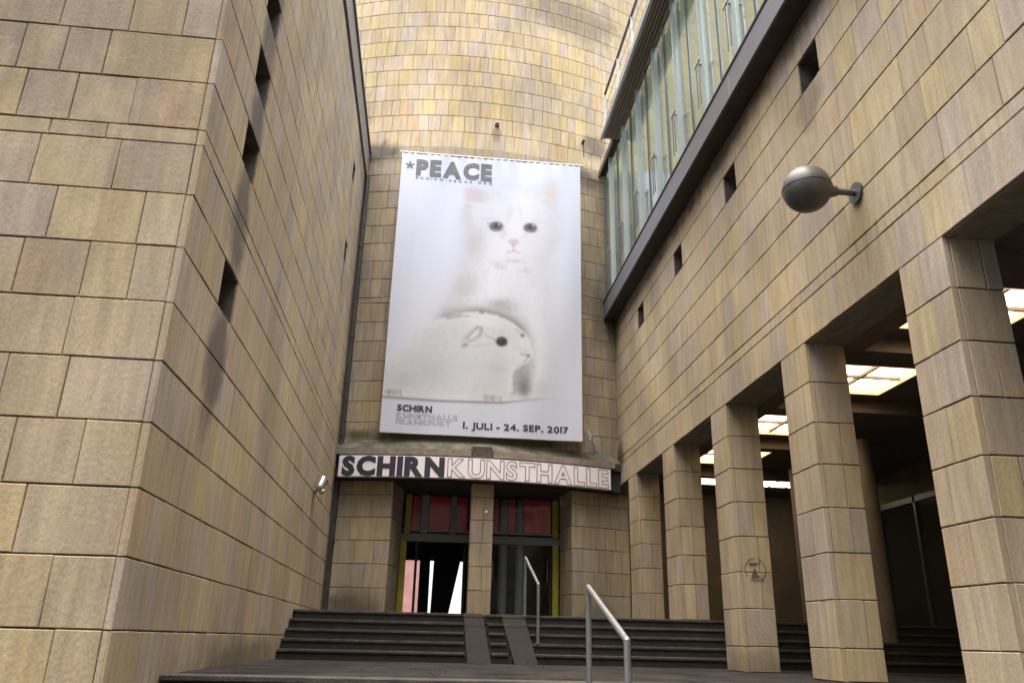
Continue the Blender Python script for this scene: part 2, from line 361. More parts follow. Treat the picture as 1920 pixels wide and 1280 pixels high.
class Masonry:
    """collects the slabs of one building; the largest in view become single parts, the rest one joined part"""
    def __init__(s, thing_, m): s.t = thing_; s.m = m; s.items = []; s.back = MB()
    def lay(s, sf, u0, u1, lv, openings=(), wmin=.20, wmax=.42, parent=None, gap=.009, vg=.005, tb=0.0, seed=None, edge=True, backing=True, dark=0.0, m=None):
        for z0, z1 in zip(lv[:-1], lv[1:]):
            if z1 - z0 < .03: continue
            cuts = sorted((max(a,u0), min(b,u1)) for a,b,c_,d_ in openings if c_ < z1-.02 and d_ > z0+.02 and b > u0 and a < u1)
            spans = []; x = u0
            for a, b in cuts:
                if a > x+.01: spans.append((x, a))
                x = max(x, b)
            if x < u1-.01: spans.append((x, u1))
            for a, b in spans:
                if backing:
                    n = max(1, int((b-a)/.5)); g = .016
                    for i in range(n):
                        p, q = a+(b-a)*i/n, a+(b-a)*(i+1)/n
                        s.back.add([sf.at(p,z0,-g), sf.at(q,z0,-g), sf.at(q,z1,-g), sf.at(p,z1,-g)], [(0,1,2,3)])
                x = a
                while x < b - 1e-6:
                    w_ = random.uniform(wmin, wmax)
                    if random.random() < .12: w_ *= 1.5
                    if b - (x+w_) < wmin*.7: w_ = b-x
                    zz0, zz1 = z0, z1
                    t_ = random.random(); sh = min(1, max(0, random.gauss(.5-dark, .22)))
                    d = random.uniform(-.0015, .0025)
                    v, f = stone_verts(sf, x+vg/2, x+w_-vg/2, zz0+gap/2, zz1-gap/2, d)
                    s.items.append((v, f, t_, sh, parent or s.t, m or s.m)); x += w_
    def finish(s, limit=295):
        sc = []
        for it in s.items:
            q = [proj(it[0][i]) for i in range(4)]
            if min(p[2] for p in q) < .5: sc.append(0); continue
            mx, my = sum(p[0] for p in q)/4, sum(p[1] for p in q)/4
            ar = 0
            for i in range(4):
                a, b = q[i], q[(i+1)%4]; ar += a[0]*b[1]-b[0]*a[1]
            ok = -20 < mx < 1940 and -20 < my < 1300
            sc.append(-ar/2 if ok else 0)        # counter-clockwise faces look at the camera
        sgn = 1 if sum(1 for x in sc if x > 0) >= sum(1 for x in sc if x < 0) else -1
        order = sorted(range(len(sc)), key=lambda i: -sc[i]*sgn)
        top = [i for i in order[:limit] if sc[i]*sgn > 0]; ts = set(top)
        for i in top:
            v, f, t_, sh, par, mm = s.items[i]
            MB().add(v, f, tint=t_, shade=sh).build('stone', mm, par)
        for mm in sorted({it[5] for it in s.items}, key=lambda q: q.name):
            rest = MB()
            for i, it in enumerate(s.items):
                if i not in ts and it[5] == mm: rest.add(it[0], it[1], tint=it[2], shade=it[3])
            if rest.v: rest.build('stone_cladding', mm, s.t, 'stuff')
        if s.back.v: s.back.build('mortar', M_JOINT, s.t, 'stuff')

# ------------------------------------------------------------------ ground and stairs
FZ, LZ, GZ = .35, -.27, -1.33         # upper floor, landing, street
g = MB().box(-400, 400, -400, 4.3, GZ-.3, GZ); g.box(-400,400, 32, 400, -.3, .30); g.build('ground', M_GROUND, None, 'structure')
MB().box(-1.85, 9.5, 6.26, 11.5, LZ-.25, LZ-.012).build('landing', M_RISER, None, 'structure')
pv = MB(); yy = 6.27
while yy < 10.84:
    y1 = min(yy+random.uniform(.42,.5), 10.84); xx = -1.84 - random.uniform(0,.4)
    while xx < 9.4:
        x1 = xx+random.uniform(.55,.85); zz = random.uniform(-.0015,.0015)
        pv.bbox(max(xx,-1.84)+.004, x1-.004, yy+.004, y1-.004, LZ-.05, LZ+zz, .004); xx = x1
    yy = y1
pv.build('paving_slabs', M_GROUND, bpy.data.objects['landing'], 'stuff')
MB().box(-3, 9.5, 12.1, 32, FZ-.3, FZ-.002).build('upper_floor', M_GROUND, None, 'structure')
up = bpy.data.objects.new('stairs', None); COL.objects.link(up); up.location = Vector((1, 11.3, LZ))*S; up['kind'] = 'structure'
RIS = (FZ-LZ)/5
YR = [10.85 + .24*k for k in range(5)]
for k in range(5):
    y1 = YR[k+1] if k < 4 else 12.2
    z = LZ + RIS*(k+1)
    st = MB()
    for a, b in ((-1.79, .55), (.88, 1.10), (1.44, 3.6), (3.6, 9.4)):
        x = a
        while x < b-.01:
            w_ = min(b-x, random.uniform(1.1, 1.5));  w_ = b-x if b-x-w_ < .4 else w_
            st.bbox(x+.002, x+w_-.002, YR[k]-.022, y1+.02, z-.035, z + random.uniform(-.001,.001), .005); x += w_
    if k == 4: st.bbox(.55, .88, YR[4]+.15, 12.2, z-.035, z-.003, .003); st.bbox(1.10, 1.44, YR[4]+.15, 12.2, z-.035, z-.003, .003)
    o = st.build('step', M_STEP, up)
    MB().box(-1.79, 9.4, YR[k], 12.15, z-RIS, z-.036).build('riser', M_RISER, o)
lo = bpy.data.objects.new('stairs', None); COL.objects.link(lo); lo.location = Vector((1, 5.2, GZ))*S; lo['kind'] = 'structure'
nl = 8; rl = (LZ-GZ)/nl
for k in range(nl):
    z = LZ - rl*k; y = 6.2 - .24*k
    xl = -1.79 if y > 5.15 else -6
    MB().bbox(xl, 9.4, y-.022 if k else y-.03, y+.26, z-.035, z+.003, .005).build('step', M_STEP, lo)
    MB().box(xl, 9.4, y, 6.3 if y > 5.2 else 5.12, z-rl-.01, z-.036).build('riser', M_RISER, lo)
# wheel ramps beside each other on the upper flight
for i, (a, b, a2, b2, lab) in enumerate(((.56,.83,.57,.86,'grey wheel ramp running down the steps directly below the central pillar'),
                              (1.09,1.42,1.16,1.45,'narrow grey concrete wheel ramp on the steps right beside the short handrail'))):
    r = MB(); y0, y1 = 10.62, 11.95
    v = [(a2,y0,LZ+.003),(b2,y0,LZ+.003),(b,y1,FZ+.012),(a,y1,FZ+.012),(a2,y0,LZ-.05),(b2,y0,LZ-.05),(b,y1,FZ-.2),(a,y1,FZ-.2)]
    r.add(v, [(0,1,2,3),(4,7,6,5),(0,4,5,1),(1,5,6,2),(2,6,7,3),(3,7,4,0)])
    tag(r.build('wheel_ramp', M_RAMP), lab, 'ramp', 'wheel ramps on the steps')

# ------------------------------------------------------------------ left building
XL, YE, YN = -1.8, 15.0, 5.15
lb = thing('stone_building', (XL, 10, LZ), 'tall sandstone building left of the passage with a column of small square windows', 'building')
ms = Masonry(lb, M_LEFT)
wall = Plane((XL, YN), (XL, YE))          # u = Y - YN; normal must face +x
if wall.n.x < 0: wall.n = -wall.n
LV = [l for l in WALL_LV]
top = 9.25
LVL = [-1.235-.2] + [l for l in LV if -1.3 < l < top] + [top]
near = [(1.00, 1.49, 2.50+.0, 2.915)] + [(1.00, 1.49, 3.46+C*k, 3.46+C*(k+1)) for k in (1,3,5,7,9)]
far = [(7.95, 8.30, 3.46+C*k, 3.46+C*(k+1)) for k in (7, 11)]
ms.lay(wall, 0.0, YE-YN, LVL, near+far, .22, .42, vg=.0035)
front = Plane((-6.5, YN), (XL-.052, YN))
if front.n.y > 0: front.n = -front.n
ms.lay(front, 0, front.len, LVL, (), .3, .6)
ms.finish()
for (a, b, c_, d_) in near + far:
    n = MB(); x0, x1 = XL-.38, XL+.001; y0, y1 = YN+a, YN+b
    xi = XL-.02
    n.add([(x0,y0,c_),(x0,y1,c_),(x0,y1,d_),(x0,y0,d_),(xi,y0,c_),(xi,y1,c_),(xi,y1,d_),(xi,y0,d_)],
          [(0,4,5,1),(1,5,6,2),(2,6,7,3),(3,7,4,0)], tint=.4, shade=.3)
    wn = n.build('window', M_REVEAL, lb)
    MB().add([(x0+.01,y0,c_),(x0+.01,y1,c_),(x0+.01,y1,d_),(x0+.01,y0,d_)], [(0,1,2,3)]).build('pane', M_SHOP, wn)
MB().box(-6.4, -2.19, YN+.06, YE, -1.4, 9.3).build('wall', M_JOINT, lb)
e = MB().box(-2.2, XL-.03, YE-.03, YE, -1.4, 9.3); e.box(-6.4, XL-.03, YN+.055, YE-.03, 9.2, 9.26); e.build('wall_end', M_JOINT, lb)
# parapet: recessed joint, pale band, thin dark capping
MB().box(-6.3, XL-.02, YN+.02, YE+.15, 9.25, 9.33).build('parapet_joint', M_DARKREC, lb)
pb = MB(); y = YN-.03
while y < YE+.2:
    y1 = min(y+1.25, YE+.2); pb.bbox(-2.3, XL+.035, y+.003, y1-.003, 9.33, 9.93, .006); y = y1
pb.bbox(-6.5, -2.31, YN-.03, YE+.2, 9.33, 9.93, .006)
pb.build('parapet', M_BAR, lb)
MB().bbox(-6.55, XL+.07, YN-.06, YE+.22, 9.935, 9.99, .008).build('coping', M_ALUD, lb)
dp = MB(); dp.tube((XL+.045, 15.14, FZ+.01), (XL+.045, 15.14, 9.3), .055)
for z in (1.6, 3.6, 5.6, 7.6): dp.tube((XL+.045, 15.14, z), (XL+.045, 15.14, z+.05), .066)
tag(dp.build('downpipe', mat('dark_bronze_pipe', (.075,.062,.05), .6, .4, noise=.4, nscale=6)), 'dark rainwater pipe in the inner corner where the left wall meets the rotunda', 'downpipe')

# ------------------------------------------------------------------ gallery building on the right
XR = 3.70; PT = .42
gb = thing('gallery_building', (XR+1, 9, LZ), 'sandstone building on the right with a pillared arcade below and a long glazed gallery above', 'building')
mg = Masonry(gb, M_RIGHT)
rw = Plane((XR, 15.62), (XR, 1.0))         # u runs towards the camera
if rw.n.x > 0: rw.n = -rw.n
u_of = lambda Y: 15.62 - Y
PIL = [(14.12, 14.72), (11.82, 12.44), (9.53, 10.11), (7.26, 7.84), (4.96, 5.54), (2.66, 3.24)]
rowsU = [2.915, 3.33, 3.46] + [3.46 + C*k for k in range(1, 8)] + [6.42]
holes = [(u_of(y+.42), u_of(y), 5.535, 5.95) for y in (13.22, 10.90, 8.60, 6.30, 4.0)]
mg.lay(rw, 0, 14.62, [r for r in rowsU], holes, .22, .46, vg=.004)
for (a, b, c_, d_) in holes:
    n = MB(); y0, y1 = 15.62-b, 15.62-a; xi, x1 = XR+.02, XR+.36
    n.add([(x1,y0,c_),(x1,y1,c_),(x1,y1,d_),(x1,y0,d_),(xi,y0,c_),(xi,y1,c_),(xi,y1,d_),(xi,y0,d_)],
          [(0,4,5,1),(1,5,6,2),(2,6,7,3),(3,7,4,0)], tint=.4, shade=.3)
    wn = n.build('window', M_REVEAL, gb)
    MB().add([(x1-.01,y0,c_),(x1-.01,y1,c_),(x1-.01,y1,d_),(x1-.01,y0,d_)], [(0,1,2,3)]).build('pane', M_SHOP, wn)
MB().box(XR+.38, 9.5, 1.0, 15.6, 3.48, 6.78).build('wall', M_JOINT, gb)
MB().box(XR+.02, XR+PT+.3, 1.0, 15.6, 2.925, 3.44).build('lintel', M_CEIL, gb)
# soffit stones under the lintel between pillars (stepped beam)
MB().box(XR+.05, XR+PT, 1.0, 15.6, 2.905, 2.924).build('lintel_soffit', M_BAR, gb)
PLV_top = [l for l in WALL_LV if l < 2.93]
for (y0, y1) in PIL:
    base = FZ if y0 > 11.5 else (LZ if y0 > 6.2 else GZ)
    lv = [base] + [l for l in PLV_top if l > base + .12]
    core = MB().box(XR+.016, XR+PT-.016, y0+.016, y1-.016, base, 2.93)
    pl = core.build('pillar', M_JOINT, gb)
    A = Plane((XR, y1), (XR, y0)); A.n = Vector((-1,0,0))
    B = Plane((XR+.052, y0), (XR+PT, y0)); B.n = Vector((0,-1,0))
    Cc = Plane((XR+PT, y0+.052), (XR+PT, y1-.052)); Cc.n = Vector((1,0,0))
    D = Plane((XR+PT, y1), (XR+.052, y1)); D.n = Vector((0,1,0))
    for sf in (A, B, Cc, D):
        mg.lay(sf, 0, sf.len, lv, (), .17, .34, parent=pl, backing=False)
mg.finish(298)
# circular graffiti sign on the third pillar
gy = 9.53-.006
gr = MB(); cx, cz, r0 = XR+.215, .87, .125
for i in range(20):
    if i in (4, 12): continue
    a0, a1 = 2*math.pi*i/20, 2*math.pi*(i+1)/20
    for rr in (r0,): gr.add([(cx+rr*math.cos(a0),gy,cz+rr*math.sin(a0)),(cx+(rr+.010)*math.cos(a0),gy,cz+(rr+.010)*math.sin(a0)),(cx+(rr+.010)*math.cos(a1),gy,cz+(rr+.010)*math.sin(a1)),(cx+rr*math.cos(a1),gy,cz+rr*math.sin(a1))],[(0,1,2,3)])
def flat(pts): gr.add([(cx+x, gy-.0005, cz+z) for x,z in pts], [tuple(range(len(pts)))])
flat([(-.075,.045),(.03,.055),(.03,.085),(-.075,.075)]); flat([(-.06,-.095),(-.02,.01),(.0,.01),(.03,-.095)]); flat([(.02,-.085),(.05,-.09),(.03,-.05)])
flat([(.075,-.14),(.095,-.14),(.095,-.115),(.075,-.115)]); flat([(.035,.07),(.06,.10),(.07,.09),(.05,.06)])
tag(gr.build('graffiti', M_GRAF), 'faint round graffiti mark on the front of the tallest visible arcade pillar', 'graffiti')

# fascia beam
fa = MB(); y = 1.0; XF = 3.44
while y < 15.5:
    y1 = min(y+2.32, 15.52); fa.bbox(XF, XF+.25, y+.004, y1-.004, 6.445, 6.815, .006); y = y1
fa.build('fascia', M_FASC, gb)
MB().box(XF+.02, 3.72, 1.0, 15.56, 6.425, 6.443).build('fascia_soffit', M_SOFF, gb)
MB().box(XF-.012, XF+.10, 1.0, 15.52, 6.817, 6.85).build('sill_gasket', M_DARKREC, gb)
# gallery glazing
XG = 3.50; zb, zt = 6.85, 10.0
Y0G = 7.72
mull_Y = [Y0G + 1.16*k for k in range(-5, 7)]
MB().box(6.2, 6.3, 1.0, 15.6, 6.8, 10.0).build('gallery_back_wall', M_BLINDW, gb)
for k, y in enumerate(mull_Y):
    j = random.random()
    for (o, w_, m_) in ((.0, .13, M_BLINDB), (.16, .06, M_BLINDG), (.25, .20, M_BLINDB if k % 2 else M_BLINDG), (.50, .60, M_BLINDC if k > 2 else M_BLINDG)):
        ye = min(y+o+w_, 15.5)
        if y+o < 15.45: MB().box(3.60+.01*o, 3.61+.01*o, y+o, ye, zb+.02, zt-.05).build('blind', m_, gb)
    for h in (0, 1):
        a, b = y + .58*h + .022, min(y + .58*h + .558, 15.5)
        if a < 15.4: MB().box(XG, XG+.012, a, b, zb, zt).build('pane', M_GLASS, gb)
    MB().box(XG-.045, XG+.05, y-.02, y+.02, zb, zt).build('mullion', M_ALU, gb)
    if y+.58 < 15.4: MB().box(XG-.012, XG+.03, y+.58-.011, y+.58+.011, zb, zt).build('mullion', M_ALUD, gb)
    # window opener: clamp with two rods hanging in front of the mullion
    if k >= 3:
        op = MB(); xo = XG-.10
        op.box(xo-.012, xo+.012, y-.11, y+.11, 7.70, 7.735)
        op.box(xo, XG-.04, y-.02, y+.02, 7.70, 7.73)
        a = op.build('window_opener', M_ALU, gb)
        for s_ in (-1, 1):
            MB().tube((xo, y+s_*.05, 7.0), (xo, y+s_*.05, 7.72), .010, 8).build('rod', M_ALUD, a)
MB().box(XG-.04, XG+.04, 15.49, 15.54, zb, zt).build('mullion', M_ALU, gb)
# eaves: soffit slats, gutter, cap; narrower stub next to the rotunda
for i in range(5):
    x0 = 3.20 + .062*i
    MB().bbox(x0+.006, x0+.052, 1.0, 14.0, 9.975+.004*(i%2), 10.01, .003).build('soffit_slat', M_SLAT, gb)
MB().box(3.19, 3.56, 1.0, 14.0, 10.02, 10.06).build('roof_slab', M_SOFF, gb)
MB().box(3.40, 3.56, 14.002, 15.52, 10.0, 10.09).build('eaves_stub', M_SOFF, gb)
MB().bbox(3.13, 3.19, 1.0, 14.03, 9.96, 10.05, .008).build('gutter', M_ALU, gb)
MB().bbox(3.16, 3.20, 1.0, 14.02, 10.07, 10.13, .006).build('gutter_trim', M_ALUD, gb)
MB().bbox(3.385, 3.42, 14.04, 15.5, 9.93, 10.08, .006).build('gutter_trim', M_ALUD, gb)
MB().box(6.2, 9.5, 1.0, 15.6, 10.001, 10.1).build('roof', M_BAR, gb)
y = 1.0
while y < 15.4:
    y1 = min(y+1.16, 15.5); MB().box(3.57, 6.19, y+.02, y1-.02, 10.03, 10.045).build('roof_pane', M_GLASS, gb)
    MB().box(3.57, 6.19, y1-.019, y1+.019, 10.0, 10.08).build('roof_bar', M_ALU, gb); y = y1
rl_ = thing('roof_railing', (3.25, 8, 10.1), 'metal railing along the roof edge above the glazed gallery', 'railing')
MB().tube((3.25, 1.0, 11.12), (3.25, 14.0, 11.12), .028).build('handrail', M_ALUD, rl_)
y = 14.0
while y > 1: MB().bbox(3.235, 3.265, y-.02, y+.02, 10.13, 11.10, .004).build('post', M_ALU, rl_); y -= 1.16
for z in (10.45, 10.78): MB().tube((3.25, 1.0, z), (3.25, 13.98, z), .007, 6).build('wire', M_ALU, rl_)

# arcade interior
ZC = 3.2
lightsY = [(13.2,14.3), (10.9,12.0), (8.6,9.7), (6.3,7.4)]
cb = MB(); xs0, xs1 = 4.80, 5.90
ys = [1.0] + [v for p in reversed(lightsY) for v in p] + [17.5]
cb.box(XR+PT+.3, xs0, 1.0, 17.5, ZC, ZC+.15); cb.box(xs1, 9.5, 1.0, 17.5, ZC, ZC+.15)
for i in range(0, len(ys), 2): cb.box(xs0+.001, xs1-.001, ys[i], ys[i+1], ZC+.001, ZC+.15)
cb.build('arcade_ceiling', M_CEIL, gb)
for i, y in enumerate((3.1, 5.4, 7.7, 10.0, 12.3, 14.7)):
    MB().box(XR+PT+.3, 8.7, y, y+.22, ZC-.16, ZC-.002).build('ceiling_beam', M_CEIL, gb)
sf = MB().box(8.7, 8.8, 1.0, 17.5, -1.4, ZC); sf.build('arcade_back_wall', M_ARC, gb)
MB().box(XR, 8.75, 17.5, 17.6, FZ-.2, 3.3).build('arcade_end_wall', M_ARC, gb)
for y in np.arange(2.0, 17.0, 1.15):
    MB().box(8.60, 8.69, y, y+.07, LZ, 2.6).build('shopfront_mullion', M_ALUD, gb)
for i, y in enumerate(np.arange(2.07, 16.0, 1.15)):
    MB().box(8.64, 8.66, y, y+1.08, LZ+.5, 2.5).build('shop_pane', M_SHOP, gb)
MB().box(8.60, 8.695, 2.0, 17.0, 2.5, 2.6).build('shopfront_head', M_ALUD, gb)
MB().box(8.60, 8.695, 2.0, 17.0, LZ+.4, LZ+.5).build('shopfront_sill', M_ALUD, gb)
for y in (6.9, 9.2, 11.5, 13.8):
    MB().tube((6.6, y, LZ-.1), (6.6, y, ZC-.16), .14, 20).build('arcade_column', M_ARC, gb)
for i, (a, b) in enumerate(lightsY):
    c_ = thing('ceiling_light', ((xs0+xs1)/2, (a+b)/2, ZC), ['warm lit ceiling light in the arcade, just left of the graffiti pillar top',
        'warm lit ceiling light with dark cross, just right of the graffiti pillar top', 'warm lit ceiling light seen in the second arcade opening from the right edge',
        'warm lit ceiling light cut by the right edge of the picture'][i], 'ceiling light', 'ceiling lights in the arcade')
    MB().box(xs0+.02, xs1-.02, a+.02, b-.02, ZC+.10, ZC+.13).build('diffuser', M_LIT, c_)
    fr = MB()
    fr.box(xs0, xs1, a, a+.02, ZC, ZC+.14); fr.box(xs0, xs1, b-.02, b, ZC, ZC+.14); fr.box(xs0, xs0+.02, a+.02, b-.02, ZC, ZC+.14); fr.box(xs1-.02, xs1, a+.02, b-.02, ZC, ZC+.14)
    fr.build('frame', M_LITS, c_)
    MB().box((xs0+xs1)/2-.018, (xs0+xs1)/2+.018, a+.02, b-.02, ZC+.03, ZC+.07).build('crossbar', M_CEIL, c_)
    MB().box(xs0+.02, xs1-.02, (a+b)/2-.018, (a+b)/2+.018, ZC+.031, ZC+.069).build('crossbar', M_CEIL, c_)
for i, (x0, x1) in enumerate(((5.4, 5.95), (6.75, 7.05), (7.12, 7.42), (7.49, 7.9))):
    c_ = MB().box(x0, x1, 15.7, 16.15, ZC-.03, ZC-.005).build('ceiling_lamp', M_LIT)
    tag(c_, ['bright lamp panel deep in the arcade, just left of the graffiti pillar', 'leftmost of three small lamps in a row deep in the arcade, right of graffiti pillar',
             'middle of three small lamps in a row deep in the arcade, right of graffiti pillar', 'rightmost of three small lamps in a row deep in the arcade, right of graffiti pillar'][i], 'ceiling light', 'small lamp panels at the far end of the arcade')

# ------------------------------------------------------------------ rotunda with the entrance
rb = thing('rotunda', (.7, 15.0, FZ), 'curved sandstone rotunda closing the passage, entrance at its foot and yellowish slabs above', 'building')
mr = Masonry(rb, M_ROT)
arc = Arc()
lowlv = [3.475+C*k for k in range(0, 8)] + [6.50+C*k for k in range(0, 9)]
lowlv[8] = 6.50
lv1 = [3.475] + [3.89+C*k for k in range(0, 7)] + [6.50+C*k for k in range(0, 9)]
lv1 = sorted(set(round(x, 3) for x in lv1))
arcL = Arc(RR+.02)
mr.lay(arcL, -2.25, 4.05, lv1, (), .19, .34, dark=.18)
ban = lv1[-1]
mr.lay(arcL, -2.25, 4.05, [ban, 10.12], (), .25, .45, dark=.1)
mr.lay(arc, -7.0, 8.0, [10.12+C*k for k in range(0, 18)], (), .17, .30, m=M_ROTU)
rows = [FZ, .84, 1.255, 1.67, 2.085, 2.50, 2.76]
mr.lay(arcL, -2.15, -.70, rows, (), .2, .36, dark=.1)
mr.lay(arcL, 2.72, 4.0, rows, (), .2, .36, dark=.05)
fr_ = lambda u: arcL.at(u, 0, 0)
a = fr_(-.70); jl = Plane((a[0]-.0, a[1]+.0525), (-.53, 15.92)); jl.n = Vector((jl.d.y, -jl.d.x, 0)); jl.n = jl.n if jl.n.x > 0 else -jl.n
mr.lay(jl, 0, jl.len, rows, (), .25, .45)
b = fr_(2.72); jr = Plane((b[0]+.0, b[1]+.0525), (2.59, 15.95)); jr.n = Vector((jr.d.y, -jr.d.x, 0)); jr.n = jr.n if jr.n.x < 0 else -jr.n
mr.lay(jr, 0, jr.len, rows, (), .25, .45)
# central pillar
CPX0, CPX1, CPY = .755, 1.175, 14.93
cp = MB().box(CPX0+.016, CPX1-.016, CPY+.016, CPY+.40, FZ, 2.76).build('pillar', M_JOINT, rb)
for p0, p1, n_ in (((CPX0,CPY),(CPX1,CPY),(0,-1,0)), ((CPX1,CPY+.052),(CPX1,CPY+.42),(1,0,0)), ((CPX0,CPY+.42),(CPX0,CPY+.052),(-1,0,0))):
    sfc = Plane(p0, p1); sfc.n = Vector(n_); mr.lay(sfc, 0, sfc.len, rows, (), .18, .24, parent=cp, backing=False)
mr.finish(299)
def arcpoly(u0, u1, o, back):
    n = 10; return [arc.at(u0+(u1-u0)*i/n, 0, o)[:2] for i in range(n+1)] + [(u1, back), (u0, back)]
MB().prism([arc.at(u,0,-.02)[:2] for u in (-2.3,-1.8,-1.2,-.72)] + [(-.56, 15.95), (-.56, 16.4), (-2.3, 16.4)], FZ-.3, 2.8).build('pier', M_JOINT, rb)
MB().prism([arc.at(u,0,-.02)[:2] for u in (2.74,3.2,3.7,4.1)] + [(4.1, 16.4), (2.62, 16.4), (2.62, 15.98)], FZ-.3, 2.8).build('pier', M_JOINT, rb)
MB().prism(arcpoly(-2.3, 4.1, -.06, 15.95), 2.77, 10.1).build('wall', M_JOINT, rb)
MB().prism(arcpoly(-7.0, 8.0, -.06, 20.5), 10.101, 17.6).build('wall', M_JOINT, rb)
# canopy ring over the entrance: soffit slab, stone strips, mossy sloping top
def ring(u0, u1, r0, r1, z0, z1, z1b=None, n=16):
    """curved block between offsets r0 (back) and r1 (front); z1b is the top height at the back"""
    z1b = z1 if z1b is None else z1b; mb = MB(); vs = []
    for i in range(n+1):
        u = u0+(u1-u0)*i/n
        vs += [arc.at(u,z0,r0), arc.at(u,z0,r1), arc.at(u,z1,r1), arc.at(u,z1b,r0)]
    fs = []
    for i in range(n):
        for j in range(4): fs.append((4*i+j, 4*i+(j+1)%4, 4*i+4+(j+1)%4, 4*i+4+j))
    fs += [(0,3,2,1), (4*n,4*n+1,4*n+2,4*n+3)]
    mb.add(vs, [tuple(reversed(f)) for f in fs]); return mb
ring(-2.28, 3.68, -.05, .22, 2.765, 3.16).build('canopy', M_SOFF, rb)
ring(-2.28, 3.69, -.05, .27, 3.162, 3.30, 3.30).build('canopy_cornice', M_SOFF, rb)
ring(-1.74, .70, .20, .335, 3.20, 3.315, n=8).build('stone_strip', M_BAR, rb)
ring(1.10, 3.50, .20, .335, 3.20, 3.315, n=8).build('stone_strip', M_BAR, rb)
ring(.72, 1.08, .20, .31, 3.16, 3.40, n=2).build('keystone', mat('brown_mossy_block', (.10,.08,.065), .9, noise=.5, nscale=25, bump=.8, bscale=30), rb)
ring(-2.28, 3.69, .0, .25, 3.302, 3.33, 3.56).build('weathering_slope', M_MOSS, rb)
# glazing wall
YG = 16.1
gz = MB().box(-.56, 2.64, YG, YG+.12, 1.80, 1.95); gz.box(-.56, 2.64, YG+.02, YG+.10, 1.99, 2.03)
gz.build('transom', M_GREYG, rb)
MB().box(-2.3, 4.1, YG-.1, YG+.3, 2.70, 2.78).build('entrance_head', M_DARKIN, rb)
for (x0, x1) in ((-.53, -.41), (2.46, 2.58)):
    f = MB().bbox(x0, x1, YG-.06, YG-.002, FZ, 1.80, .006); f.bbox(x0+.05*(x0<0)-.0, x1+.05*(x0<0), YG-.03, YG+.02, 1.951, 2.70, .006)
    f.build('door_jamb', M_YEL, rb)
for (x0, x1) in ((-.17,-.02), (.42,.53)): MB().bbox(x0, x1, YG-.03, YG+.06, 1.951, 2.70, .005).build('mullion', M_GREYG, rb)
for (x0, x1) in ((-.34,-.18), (-.01,.41), (.54,.76), (1.20,1.38), (1.58,1.72), (1.90,2.44)):
    MB().box(x0, x1, YG+.10, YG+.13, 2.03, 2.70).build('upper_panel', M_RED, rb)
for (x0, x1) in ((-.01,.41), (.54,.76)): MB().box(x0, x1, YG-.01, YG+.015, 1.99, 2.012).build('sill_strip', M_LEDGE, rb)
for (x0, x1, z) in ((1.39,1.57,2.37), (1.72,1.88,2.47), (1.92,2.14,2.46), (2.2,2.42,2.57)):
    MB().box(x0, x1, YG+.04, YG+.05, z, z+.012).build('glazing_bar', M_LEDGE, rb)
for x in (1.50, 1.84):
    MB().tube((x, YG+.22, FZ), (x, YG+.22, 2.70), .088, 20).build('steel_column', M_GREYG, rb)
for (x0, x1) in ((-.40,.76), (1.17,2.46)):
    MB().box(x0, x1, YG+.055, YG+.063, 2.03, 2.70).build('pane', M_GLASSD, rb)
MB().box(1.17, 2.46, YG+.055, YG+.063, FZ, 1.80).build('pane', M_GLASSD, rb)
for x in (-.24, .70, 1.22, 2.40): MB().box(x, x+.05, YG, YG+.06, FZ, 1.80).build('door_frame', M_DARKIN, rb)
for x in (1.285, 2.36): MB().tube((x, YG-.03, FZ+.75), (x, YG-.03, FZ+1.15), .012, 8).build('door_handle', M_STEEL, rb)
# hall inside, open to the daylight at its far end
YF = 24.0
MB().box(-3.0, 4.3, 16.42, YF, 2.80, 2.95).build('hall_ceiling', M_HALL, rb)
MB().box(-1.4, -1.3, 16.42, YF, FZ, 2.8).build('hall_wall', M_HALL, rb)
MB().box(3.6, 3.7, 16.42, YF, FZ, 2.8).build('hall_wall', M_HALL, rb)
h = MB(); h.box(-1.4, -.66, YF, YF+.15, FZ, 2.8); h.box(-.20, .10, YF, YF+.15, FZ, 2.15); h.box(1.08, 3.7, YF, YF+.15, FZ, 2.8); h.box(-.66, 1.08, YF, YF+.15, 2.15, 2.8)
h.build('hall_end_wall', M_HALL, rb)
d = MB(); z0, z1 = FZ, 2.15
poly = [(.165,z0),(.62,z0),(.97,z1),(.20,z1)]
d.add([(x,YF+.02,z) for x,z in poly]+[(x,YF+.10,z) for x,z in poly], [(0,1,2,3),(7,6,5,4),(0,4,5,1),(1,5,6,2),(2,6,7,3),(3,7,4,0)])
tag(d.build('leaning_panel', mat('charcoal_panel', (.16,.16,.165), .5)), 'dark grey panel standing between two bright slits in the left doorway', 'panel')
pk = thing('pink_building', (-1.2, 40, .3), 'pink rendered building seen outdoors through the left doorway', 'building')
MB().box(-3.5, -.36, 40, 46, .3, 9).build('wall', M_PINK, pk)
MB().box(-3.6, -.30, 39.9, 46.1, 9.0, 9.2).build('roof', M_BAR, pk)
wb = thing('added_pale_backdrop', (1, 60, .3), 'added pale block outdoors that brightens the slits in the left doorway', 'building')  # pale block added beyond the hall to make the doorway slits bright
MB().box(-.2, 22, 60, 70, .3, 14).build('wall', M_BLINDW, wb)
MB().box(-.3, 22.1, 59.9, 70.1, 14, 14.3).build('roof', M_BAR, wb)
sb = thing('added_sky_blocker', (3, -13, GZ), 'added unseen building behind the viewer, there to block low sky light', 'building')  # unseen block added to cut the sky light from behind the camera
wl = MB(); wl.box(-34, 38, -24, -13, GZ, 19); wl.build('wall', mat('plain_stone_render', (.30,.26,.21), .9, noise=.15), sb)
for i in range(14):
    for j in range(5):
        MB().box(-27+4.2*i, -25.4+4.2*i, -13.1, -12.98, GZ+1.2+3.3*j, GZ+3.0+3.3*j).build('window', M_SHOP, sb)
